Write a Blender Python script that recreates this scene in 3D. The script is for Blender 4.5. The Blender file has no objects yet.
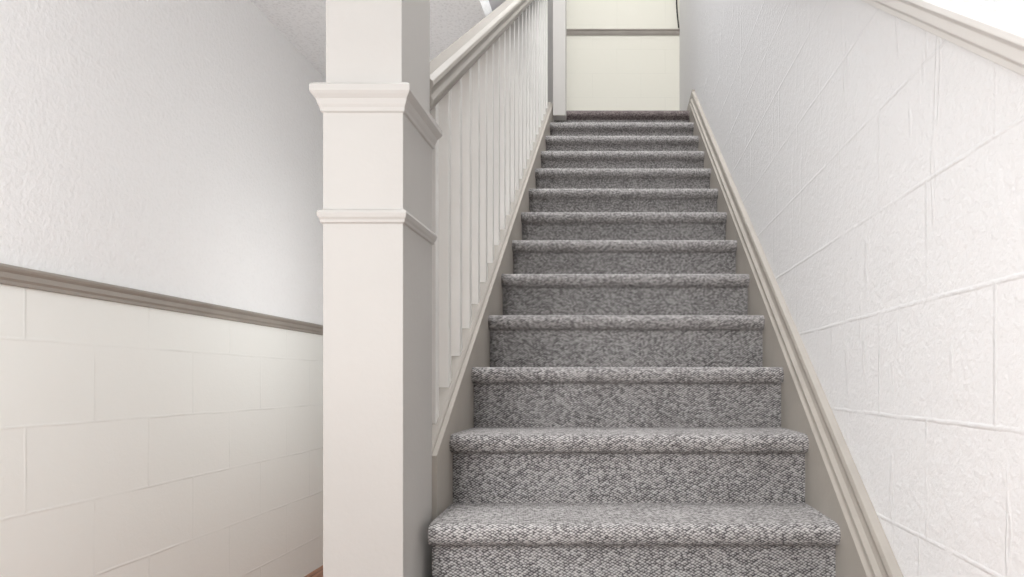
import bpy, bmesh, math
from mathutils import Vector
S=bpy.context.scene
try:
    S.view_settings.view_transform='Standard'
    S.view_settings.look='None'
except Exception as e: print(e)
E=0.865           # eye height above lower floor
R=0.182; T=0.255; D1=1.455; Z1=-0.319   # stairs, relative to eye
XL,XR=-0.434,0.497
XW=0.53; XLW=-1.39; CEIL=1.446; DB=5.6; TOP=4.2
NTOP=13
def zn(d): return Z1+(d-D1)*R/T

def lin(c):
    return tuple(((v/255)/12.92 if v/255<=0.04045 else ((v/255+0.055)/1.055)**2.4) for v in c)+(1,)

# ---------- materials ----------
class NT:
    def __init__(s,name,rough=0.6):
        s.m=bpy.data.materials.new(name); s.m.use_nodes=True
        s.t=s.m.node_tree; s.n=s.t.nodes; s.l=s.t.links
        s.b=s.n['Principled BSDF']; s.b.inputs['Roughness'].default_value=rough
        s.b.inputs['Specular IOR Level'].default_value=0.25
    def add(s,typ,**kw):
        n=s.n.new(typ)
        for k,v in kw.items():
            if k in n.inputs: n.inputs[k].default_value=v
            else: setattr(n,k,v)
        return n
    def link(s,a,b): s.l.new(a,b)
    def math(s,op,a,b=None,c=None):
        n=s.n.new('ShaderNodeMath'); n.operation=op
        for i,v in enumerate((a,b,c)):
            if v is None: continue
            if isinstance(v,(int,float)): n.inputs[i].default_value=v
            else: s.l.new(v,n.inputs[i])
        return n.outputs[0]
    def ramp(s,fac,stops):
        n=s.n.new('ShaderNodeValToRGB'); cr=n.color_ramp
        while len(cr.elements)<len(stops): cr.elements.new(0.5)
        for e,(p,c) in zip(cr.elements,stops): e.position=p; e.color=c
        s.l.new(fac,n.inputs[0]); return n.outputs[0]
    def bump(s,h,dist,strength=1.0):
        n=s.n.new('ShaderNodeBump'); n.inputs['Distance'].default_value=dist; n.inputs['Strength'].default_value=strength
        s.l.new(h,n.inputs['Height']); s.l.new(n.outputs[0],s.b.inputs['Normal'])

def mat_paint(name,c,var=0.03,rough=0.45,nscale=6,bd=0.0004):
    k=NT(name,rough); tc=k.add('ShaderNodeTexCoord')
    n=k.add('ShaderNodeTexNoise',Scale=nscale,Detail=4.0); k.link(tc.outputs['Object'],n.inputs['Vector'])
    c0=lin([v*(1-var) for v in c]); c1=lin([min(255,v*(1+var)) for v in c])
    k.link(k.ramp(n.outputs['Fac'],[(0.3,c0),(0.7,c1)]),k.b.inputs['Base Color'])
    n2=k.add('ShaderNodeTexNoise',Scale=70.0,Detail=3.0); k.link(tc.outputs['Object'],n2.inputs['Vector'])
    k.bump(n2.outputs['Fac'],bd); return k.m

def mat_stipple(name,c,scale=110,dist=0.004,speck=0.03):
    k=NT(name,0.8); tc=k.add('ShaderNodeTexCoord')
    n=k.add('ShaderNodeTexNoise',Scale=float(scale),Detail=3.0,Roughness=0.55); k.link(tc.outputs['Object'],n.inputs['Vector'])
    v=k.add('ShaderNodeTexVoronoi',Scale=float(scale*0.6)); k.link(tc.outputs['Object'],v.inputs['Vector'])
    h=k.math('ADD',n.outputs['Fac'],k.math('MULTIPLY',v.outputs['Distance'],0.35))
    k.link(k.ramp(h,[(0.4,lin([q*(1-speck) for q in c])),(0.7,lin(c))]),k.b.inputs['Base Color'])
    k.bump(h,dist); return k.m

def mat_block(name,c,bw=0.41,bh=0.205,oy=0.0,oz=0.0,axis='Y',mort=0.010,amp=1.0,mamp=0.35,streak=0.0):
    k=NT(name,0.75); tc=k.add('ShaderNodeTexCoord')
    sep=k.add('ShaderNodeSeparateXYZ'); k.link(tc.outputs['Object'],sep.inputs[0])
    wn=k.add('ShaderNodeTexNoise',Scale=5.0,Detail=3.0); k.link(tc.outputs['Object'],wn.inputs['Vector'])
    wob=k.math('MULTIPLY',k.math('SUBTRACT',wn.outputs['Fac'],0.5),0.008)
    cmb=k.add('ShaderNodeCombineXYZ')
    k.link(k.math('ADD',k.math('ADD',sep.outputs[axis],oy),wob),cmb.inputs[0])
    k.link(k.math('ADD',k.math('ADD',sep.outputs['Z'],oz),wob),cmb.inputs[1])
    br=k.add('ShaderNodeTexBrick',Scale=1.0)
    br.inputs['Brick Width'].default_value=bw; br.inputs['Row Height'].default_value=bh
    br.inputs['Mortar Size'].default_value=mort*0.5; br.inputs['Mortar Smooth'].default_value=0.8
    br.offset=0.5
    k.link(cmb.outputs[0],br.inputs['Vector'])
    fade=k.add('ShaderNodeTexNoise',Scale=7.0,Detail=4.0); k.link(tc.outputs['Object'],fade.inputs['Vector'])
    fd=k.math('MULTIPLY',br.outputs['Fac'],k.ramp(fade.outputs['Fac'],[(0.38,(0.25,0.25,0.25,1)),(0.62,(1,1,1,1))]))
    mp=k.add('ShaderNodeMapping'); mp.inputs['Scale'].default_value=(1,1,1.2); k.link(tc.outputs['Object'],mp.inputs[0])
    n1=k.add('ShaderNodeTexNoise',Scale=34.0,Detail=6.0,Roughness=0.62,Distortion=0.1); k.link(mp.outputs[0],n1.inputs['Vector'])
    ridge=k.ramp(n1.outputs['Fac'],[(0.40,(0,0,0,1)),(0.66,(1,1,1,1))])
    n2=k.add('ShaderNodeTexNoise',Scale=110.0,Detail=3.0); k.link(tc.outputs['Object'],n2.inputs['Vector'])
    h=k.math('ADD',k.math('MULTIPLY',ridge,0.10*amp),k.math('MULTIPLY',n2.outputs['Fac'],0.20*amp))
    h=k.math('ADD',h,k.math('MULTIPLY',fd,mamp))
    if streak>0:   # vertical paint drips / trowel ridges
        ms=k.add('ShaderNodeMapping'); ms.inputs['Scale'].default_value=(1,16,2.2); k.link(tc.outputs['Object'],ms.inputs[0])
        n3=k.add('ShaderNodeTexNoise',Scale=1.3,Detail=2.0,Distortion=0.0); k.link(ms.outputs[0],n3.inputs['Vector'])
        rd=k.ramp(n3.outputs['Fac'],[(0.64,(0,0,0,1)),(0.68,(1,1,1,1)),(0.72,(0.0,0.0,0.0,1))])
        h=k.math('ADD',h,k.math('MULTIPLY',rd,streak))
    k.bump(h,0.004)
    k.link(k.ramp(fd,[(0.0,lin(c)),(1.0,lin([v*0.98 for v in c]))]),k.b.inputs['Base Color'])
    return k.m

def mat_carpet(name,dark,mid,light):
    k=NT(name,1.0); k.b.inputs['Specular IOR Level'].default_value=0.05
    uv=k.add('ShaderNodeUVMap')
    mp=k.add('ShaderNodeMapping'); mp.inputs['Rotation'].default_value=(0,0,math.radians(40)); mp.inputs['Scale'].default_value=(0.85,1.4,1)
    k.link(uv.outputs[0],mp.inputs[0])
    v=k.add('ShaderNodeTexVoronoi',Scale=148.0,Randomness=0.33); v.voronoi_dimensions='2D'; k.link(mp.outputs[0],v.inputs['Vector'])
    sep=k.add('ShaderNodeSeparateColor'); k.link(v.outputs['Color'],sep.inputs[0])
    n=k.add('ShaderNodeTexNoise',Scale=420.0,Detail=2.0); k.link(uv.outputs[0],n.inputs['Vector'])
    nm=k.add('ShaderNodeTexNoise',Scale=95.0,Detail=2.0); k.link(mp.outputs[0],nm.inputs['Vector'])
    nb=k.add('ShaderNodeTexNoise',Scale=9.0,Detail=3.0); k.link(uv.outputs[0],nb.inputs['Vector'])
    f=k.math('ADD',k.math('MULTIPLY',sep.outputs[0],0.28),k.math('MULTIPLY',n.outputs['Fac'],0.30))
    f=k.math('ADD',f,k.math('MULTIPLY',nb.outputs['Fac'],0.15))
    f=k.math('ADD',f,k.math('MULTIPLY',k.math('SUBTRACT',nm.outputs['Fac'],0.5),0.38))
    f=k.math('SUBTRACT',f,k.math('MULTIPLY',v.outputs['Distance'],0.9))
    f=k.math('ADD',f,0.22)
    k.link(k.ramp(f,[(0.0,lin(dark)),(0.2,lin(mid)),(0.5,lin(light))]),k.b.inputs['Base Color'])
    h=k.math('SUBTRACT',1.0,v.outputs['Distance'])
    h=k.math('ADD',h,k.math('MULTIPLY',n.outputs['Fac'],0.3))
    k.bump(h,0.0018); return k.m

def mat_wood(name):
    k=NT(name,0.35); tc=k.add('ShaderNodeTexCoord')
    mp=k.add('ShaderNodeMapping'); mp.inputs['Scale'].default_value=(12,1.2,1); k.link(tc.outputs['Object'],mp.inputs[0])
    n=k.add('ShaderNodeTexNoise',Scale=4.0,Detail=6.0,Distortion=0.4); k.link(mp.outputs[0],n.inputs['Vector'])
    br=k.add('ShaderNodeTexBrick',Scale=1.0); br.inputs['Brick Width'].default_value=0.9; br.inputs['Row Height'].default_value=0.08
    br.inputs['Mortar Size'].default_value=0.002
    rot=k.add('ShaderNodeMapping'); rot.inputs['Rotation'].default_value=(0,0,math.pi/2); k.link(tc.outputs['Object'],rot.inputs[0])
    k.link(rot.outputs[0],br.inputs['Vector'])
    col=k.ramp(n.outputs['Fac'],[(0.3,lin((138,92,70))),(0.7,lin((182,134,106)))])
    mx=k.add('ShaderNodeMix',data_type='RGBA'); k.link(br.outputs['Fac'],mx.inputs[0]); k.link(col,mx.inputs[6]); mx.inputs[7].default_value=lin((70,42,30))
    k.link(mx.outputs[2],k.b.inputs['Base Color']); return k.m

M_up=mat_stipple('stippled_white',(247,247,247),scale=95,dist=0.0022,speck=0.012)
M_blkL=mat_block('painted_block_left',(246,247,243),oy=0.09,oz=0.06,amp=0.4,mamp=0.24)
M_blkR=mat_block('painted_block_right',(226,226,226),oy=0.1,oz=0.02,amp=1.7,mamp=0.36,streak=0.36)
M_back=mat_block('painted_block_back',(226,224,213),axis='X',amp=0.2,mamp=0.08)
M_ceil=mat_stipple('popcorn_ceiling',(240,241,242),scale=120,dist=0.002,speck=0.07)
M_post=mat_paint('post_paint',(184,181,177),var=0.010,rough=0.55,nscale=2.5,bd=0.0004)
M_cream=mat_paint('cream_trim_paint',(218,216,212),var=0.015)
M_taupe=mat_paint('taupe_trim_paint',(164,158,150),var=0.03)
M_dtaupe=mat_paint('dark_taupe_trim_paint',(157,151,143),var=0.04)
M_railm=mat_paint('handrail_paint',(156,151,144),var=0.02,rough=0.45)
M_grey=mat_paint('grey_wall_paint',(158,156,158),var=0.02,rough=0.6)
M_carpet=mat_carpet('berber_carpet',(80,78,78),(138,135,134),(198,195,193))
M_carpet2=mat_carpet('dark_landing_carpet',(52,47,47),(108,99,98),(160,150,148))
M_floor=mat_wood('wood_floor')
M_black=mat_paint('cable_black',(50,48,46))

# ---------- geometry helpers ----------
def obj(name,verts,faces,mat,parent=None,smooth=False,bevel=0):
    me=bpy.data.meshes.new(name); me.from_pydata([(x,y,z+E) for x,y,z in verts],[],faces)
    me.materials.append(mat)
    bm=bmesh.new(); bm.from_mesh(me); 
    bmesh.ops.recalc_face_normals(bm,faces=bm.faces); bm.to_mesh(me); bm.free()
    o=bpy.data.objects.new(name,me); S.collection.objects.link(o)
    if bevel:
        b=o.modifiers.new('bevel','BEVEL'); b.width=bevel; b.segments=2; b.limit_method='ANGLE'; b.angle_limit=math.radians(40)
    if parent: o.parent=parent
    return o
def box(name,x0,x1,y0,y1,z0,z1,mat,**k):
    v=[(x,y,z) for x in(x0,x1) for y in(y0,y1) for z in(z0,z1)]
    f=[(0,1,3,2),(4,6,7,5),(0,4,5,1),(2,3,7,6),(0,2,6,4),(1,5,7,3)]
    return obj(name,v,f,mat,**k)
def prism(name,poly,x0,x1,mat,**k):
    n=len(poly); v=[(x0,y,z) for y,z in poly]+[(x1,y,z) for y,z in poly]
    f=[tuple(range(n)),tuple(range(2*n-1,n-1,-1))]+[(i,(i+1)%n,n+(i+1)%n,n+i) for i in range(n)]
    return obj(name,v,f,mat,**k)
def sweep(name,prof,p0,p1,mat,**k):
    lat=k.pop('lat',(1,0,0)); n=len(prof); v=[]
    for p in (p0,p1):
        for a,h in prof: v.append((p[0]+a*lat[0],p[1]+a*lat[1],p[2]+h))
    f=[tuple(range(n)),tuple(range(2*n-1,n-1,-1))]+[(i,(i+1)%n,n+(i+1)%n,n+i) for i in range(n)]
    return obj(name,v,f,mat,**k)
def empty(name):
    e=bpy.data.objects.new(name,None); S.collection.objects.link(e); return e

# ---------- room shell ----------
FL=-E
box('floor',XLW-0.1,XW+0.1,-1.5,DB,FL-0.1,FL,M_floor)
YN=-1.2
RAILZ=0.262
box('wall_left',XLW-0.12,XLW,YN,4.3,RAILZ-0.02,CEIL,M_up)
box('wall_left_wainscot',XLW-0.12,XLW,YN,4.3,FL,RAILZ-0.02,M_blkL)
box('wall_end',XLW-0.12,-0.60,4.3,4.4,FL,CEIL,M_up)
box('wall_right',XW,XW+0.12,YN,DB+0.1,FL,TOP,M_blkR)
box('wall_back',-1.5,XW,DB,DB+0.1,1.3,TOP,M_back)
box('ceiling',XLW-0.12,-0.52,YN,4.4,CEIL,CEIL+0.1,M_ceil)
box('ceiling_upper',-0.6,XW+0.12,YN,DB+0.1,TOP,TOP+0.1,M_up)
box('wall_stairwell',-0.60,-0.52,YN,DB,CEIL+0.1,TOP,M_grey)

# chair rails
cr=[(a*0.75,h*0.72) for a,h in [(0,-0.032),(0.012,-0.032),(0.014,-0.020),(0.020,-0.012),(0.022,0.004),(0.030,0.012),(0.034,0.020),(0.030,0.028),(0.0,0.030)]]
sweep('trim_1',cr,(XLW,YN,0.244),(XLW,4.3,0.244),M_dtaupe,bevel=0.0015)
cb=[(-a,h) for a,h in cr]
sweep('trim_2',cb,(-0.52,DB,2.965),(XW,DB,2.965),M_dtaupe,lat=(0,1,0))
sl=0.75
def rz(d): return 0.404+sl*(d-0.8595)
rr=[(0,0),(-0.014,0),(-0.016,0.012),(-0.026,0.020),(-0.028,0.038),(-0.040,0.048),(-0.040,0.060),(-0.028,0.066),(0,0.068)]
sweep('trim_3',rr,(XW,0.1,rz(0.1)),(XW,4.6,rz(4.6)),M_cream,bevel=0.0015)

# ---------- stairs (carpeted) ----------
ks=list(range(-1,NTOP+1))
prof=[]; tag=[]; xl=[]
r=0.024
def P(y,z,t): prof.append((y,z)); tag.append(t); xl.append(cur)
for k in ks:
    cur=-0.421 if k<=1 else XL
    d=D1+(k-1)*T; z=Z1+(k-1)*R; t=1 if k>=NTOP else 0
    if k==1: d+=0.012
    P(d+0.034,z-R,0)
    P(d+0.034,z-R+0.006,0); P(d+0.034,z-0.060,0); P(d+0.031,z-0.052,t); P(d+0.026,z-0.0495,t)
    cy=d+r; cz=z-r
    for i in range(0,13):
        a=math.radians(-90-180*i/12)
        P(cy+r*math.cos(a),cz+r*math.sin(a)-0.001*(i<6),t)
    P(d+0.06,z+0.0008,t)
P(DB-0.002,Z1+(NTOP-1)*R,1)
uvs=[];L=0
for i,(y,z) in enumerate(prof):
    if i: L+=math.dist((y,z),prof[i-1])
    uvs.append(L)
n=len(prof)
NX=24
me=bpy.data.meshes.new('staircase'); bm=bmesh.new(); uvl=bm.loops.layers.uv.new('UVMap')
cols=[]
def xx(j,i): return xl[i]+(XR-xl[i])*j/NX
for j in range(NX+1):
    cols.append([bm.verts.new((xx(j,i),y,z+E)) for i,(y,z) in enumerate(prof)])
for j in range(NX):
    for i in range(n-1):
        f=bm.faces.new((cols[j][i],cols[j+1][i],cols[j+1][i+1],cols[j][i+1])); f.smooth=True
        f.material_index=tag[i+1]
        for lp,(jj,ii) in zip(f.loops,((j,i),(j+1,i),(j+1,i+1),(j,i+1))):
            lp[uvl].uv=(xx(jj,ii),uvs[ii])
for c in (cols[0],cols[-1]):
    a=bm.verts.new((c[-1].co.x,DB-0.002,0)); bm.faces.new(list(c)+[a])
bm.to_mesh(me); bm.free()
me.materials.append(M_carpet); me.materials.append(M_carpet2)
st=bpy.data.objects.new('staircase',me); S.collection.objects.link(st)

# ---------- right skirt board with moulded cap ----------
y0=0.75; yT=4.50
def skirt(name,x0,x1,top,ya,yb,mat,**k):
    return prism(name,[(ya,FL),(yb,FL),(yb,zn(yb)+top),(ya,zn(ya)+top)],x0,x1,mat,**k)
br_=empty('baseboard_right')
skirt('skirt_board',XR,XW,0.035,y0,yT,M_taupe,parent=br_)
cap=[(0,0.030),(-0.034,0.030),(-0.036,0.040),(-0.030,0.046),(-0.026,0.052),(-0.030,0.062),(-0.030,0.070),(-0.020,0.078),(-0.016,0.090),(-0.018,0.104),(-0.022,0.112),(-0.018,0.124),(0,0.128)]
sweep('moulded_cap',cap,(XW,y0,zn(y0)),(XW,yT,zn(yT)),M_taupe,parent=br_,bevel=0.0015)
ztop=Z1+(NTOP-1)*R
box('landing_baseboard',XW-0.018,XW,yT,DB,ztop,ztop+0.13,M_taupe,parent=br_)
# ---------- left stringer ----------
bl=empty('stair_stringer')
skirt('inner_skirt',-0.449,XL,0.045,1.59,yT,M_taupe,parent=bl)
skirt('outer_closure',-0.505,-0.4495,0.040,1.59,yT,M_cream,parent=bl)
shoe=[(-0.056,0.038),(-0.006,0.038),(-0.003,0.044),(-0.003,0.050),(-0.010,0.056),(-0.052,0.056),(-0.058,0.050),(-0.058,0.044)]
sweep('shoe_rail',shoe,(-0.443,1.59,zn(1.59)),(-0.443,yT,zn(yT)),M_railm,parent=bl,bevel=0.001)

# ---------- newel post ----------
px0,px1,py0,py1=-0.612,-0.445,1.373,1.588
def ringpost(name,x0,x1,y0,y1,rings,mat,**k):
    v=[];f=[]
    for o,z in rings: v+=[(x0-o,y0-o,z),(x1+o,y0-o,z),(x1+o,y1+o,z),(x0-o,y1+o,z)]
    m=len(rings)
    for i in range(m-1):
        for j in range(4):
            a=i*4+j;b=i*4+(j+1)%4; f.append((a,b,b+4,a+4))
    f.append((3,2,1,0)); f.append(tuple(range(4*m-4,4*m)))
    return obj(name,v,f,mat,**k)
rings=[(0.012,FL),(0.012,FL+0.14),(0.006,FL+0.16),(0,FL+0.17),
 (0,0.330),(0.004,0.331),(0.005,0.337),(0.008,0.342),(0.010,0.350),(0.008,0.356),(0.003,0.358),(0.0,0.360),
 (0,0.560),(0.004,0.562),(0.005,0.570),(0.008,0.576),(0.011,0.586),(0.017,0.594),(0.020,0.599),(0.020,0.611),(0.016,0.616),(0.004,0.619),(-0.004,0.620),
 (-0.004,CEIL)]
ringpost('newel_post',px0,px1,py0,py1,rings,M_post,bevel=0.0015)

# ---------- balustrade ----------
ba=empty('stair_balustrade')
XB=-0.474
def hr(d): return 0.645+(d-1.588)*R/T
YE=4.5
hp=[(-0.020,0),(0.020,0),(0.022,0.012),(0.030,0.020),(0.032,0.034),(0.026,0.046),(0.028,0.058),(0.034,0.068),(0.032,0.080),(0.020,0.090),(-0.020,0.090),(-0.032,0.080),(-0.034,0.068),(-0.028,0.058),(-0.026,0.046),(-0.032,0.034),(-0.030,0.020),(-0.022,0.012)]
sweep('handrail',hp,(XB,1.586,hr(1.586)),(XB,YE,hr(YE)),M_railm,parent=ba,bevel=0.002)
d=1.69;i=0
while d<4.45:
    i+=1; w=0.0145
    v=[]
    for x in(XB-w,XB+w):
        for y in (d-w,d+w):
            v+= [(x,y,zn(y)+0.05),(x,y,hr(y)+0.006)]
    obj('baluster_%d'%i,v,[(0,1,3,2),(4,6,7,5),(0,4,5,1),(2,3,7,6),(0,2,6,4),(1,5,7,3)],M_cream,parent=ba,bevel=0.002)
    d+=T/2
ringpost('upper_newel_post',-0.43,-0.345,4.42,4.508,[(0,1.785),(0,3.9),(-0.02,3.93)],M_post,bevel=0.003)

# cable at the far corner
cu=bpy.data.curves.new('wall_cable','CURVE'); cu.dimensions='3D'; cu.bevel_depth=0.006
sp=cu.splines.new('BEZIER'); pts=[(0.515,DB-0.01,3.6),(0.505,DB-0.012,3.2),(0.522,DB-0.01,3.0)]
sp.bezier_points.add(2)
for b,p in zip(sp.bezier_points,pts):
    b.co=(p[0],p[1],p[2]+E); b.handle_left_type=b.handle_right_type='AUTO'
o=bpy.data.objects.new('wall_cable',cu); S.collection.objects.link(o); cu.materials.append(M_black)

# ---------- lights ----------
def area(name,loc,size,power,rot=(0,0,0),col=(1,1,1),sy=None):
    l=bpy.data.lights.new(name,'AREA'); l.energy=power; l.color=col; l.size=size
    if sy: l.shape='RECTANGLE'; l.size_y=sy
    o=bpy.data.objects.new(name,l); S.collection.objects.link(o)
    o.location=(loc[0],loc[1],loc[2]+E); o.rotation_euler=rot
def point(name,loc,rad,power):
    l=bpy.data.lights.new(name,'POINT'); l.energy=power; l.shadow_soft_size=rad
    o=bpy.data.objects.new(name,l); S.collection.objects.link(o)
    o.location=(loc[0],loc[1],loc[2]+E)
point('fill_light_hall',(-0.76,0.22,0.35),0.2,37)  # added fill out of frame to brighten the left wall, not a fixture
point('fill_light_back_hall',(-0.70,2.6,0.3),0.2,7)  # added fill lifting the hall ceiling and wall beyond the post, no pendant
area('fill_light_stairwell',(0.0,2.3,TOP-0.05),0.8,112,sy=2.4)  # unseen area fill added to light the closed stairwell
area('fill_light_landing',(0.0,4.9,TOP-0.05),0.6,7,col=(1,0.99,0.95))  # weak unseen fill added above the landing, no known fitting
w=bpy.data.worlds.new('world'); S.world=w; w.use_nodes=True
w.node_tree.nodes['Background'].inputs[0].default_value=(0.95,0.98,1,1)
w.node_tree.nodes['Background'].inputs[1].default_value=1.5

# ---------- camera ----------
c=bpy.data.cameras.new('camera'); co=bpy.data.objects.new('camera',c); S.collection.objects.link(co)
co.location=(0,0,E); co.rotation_euler=(math.radians(90),0,0)
c.sensor_width=36; c.lens=36*660/1024; c.clip_start=0.02
c.shift_x=-(617-512)/1024; c.shift_y=(382-288.5)/1024
S.camera=co
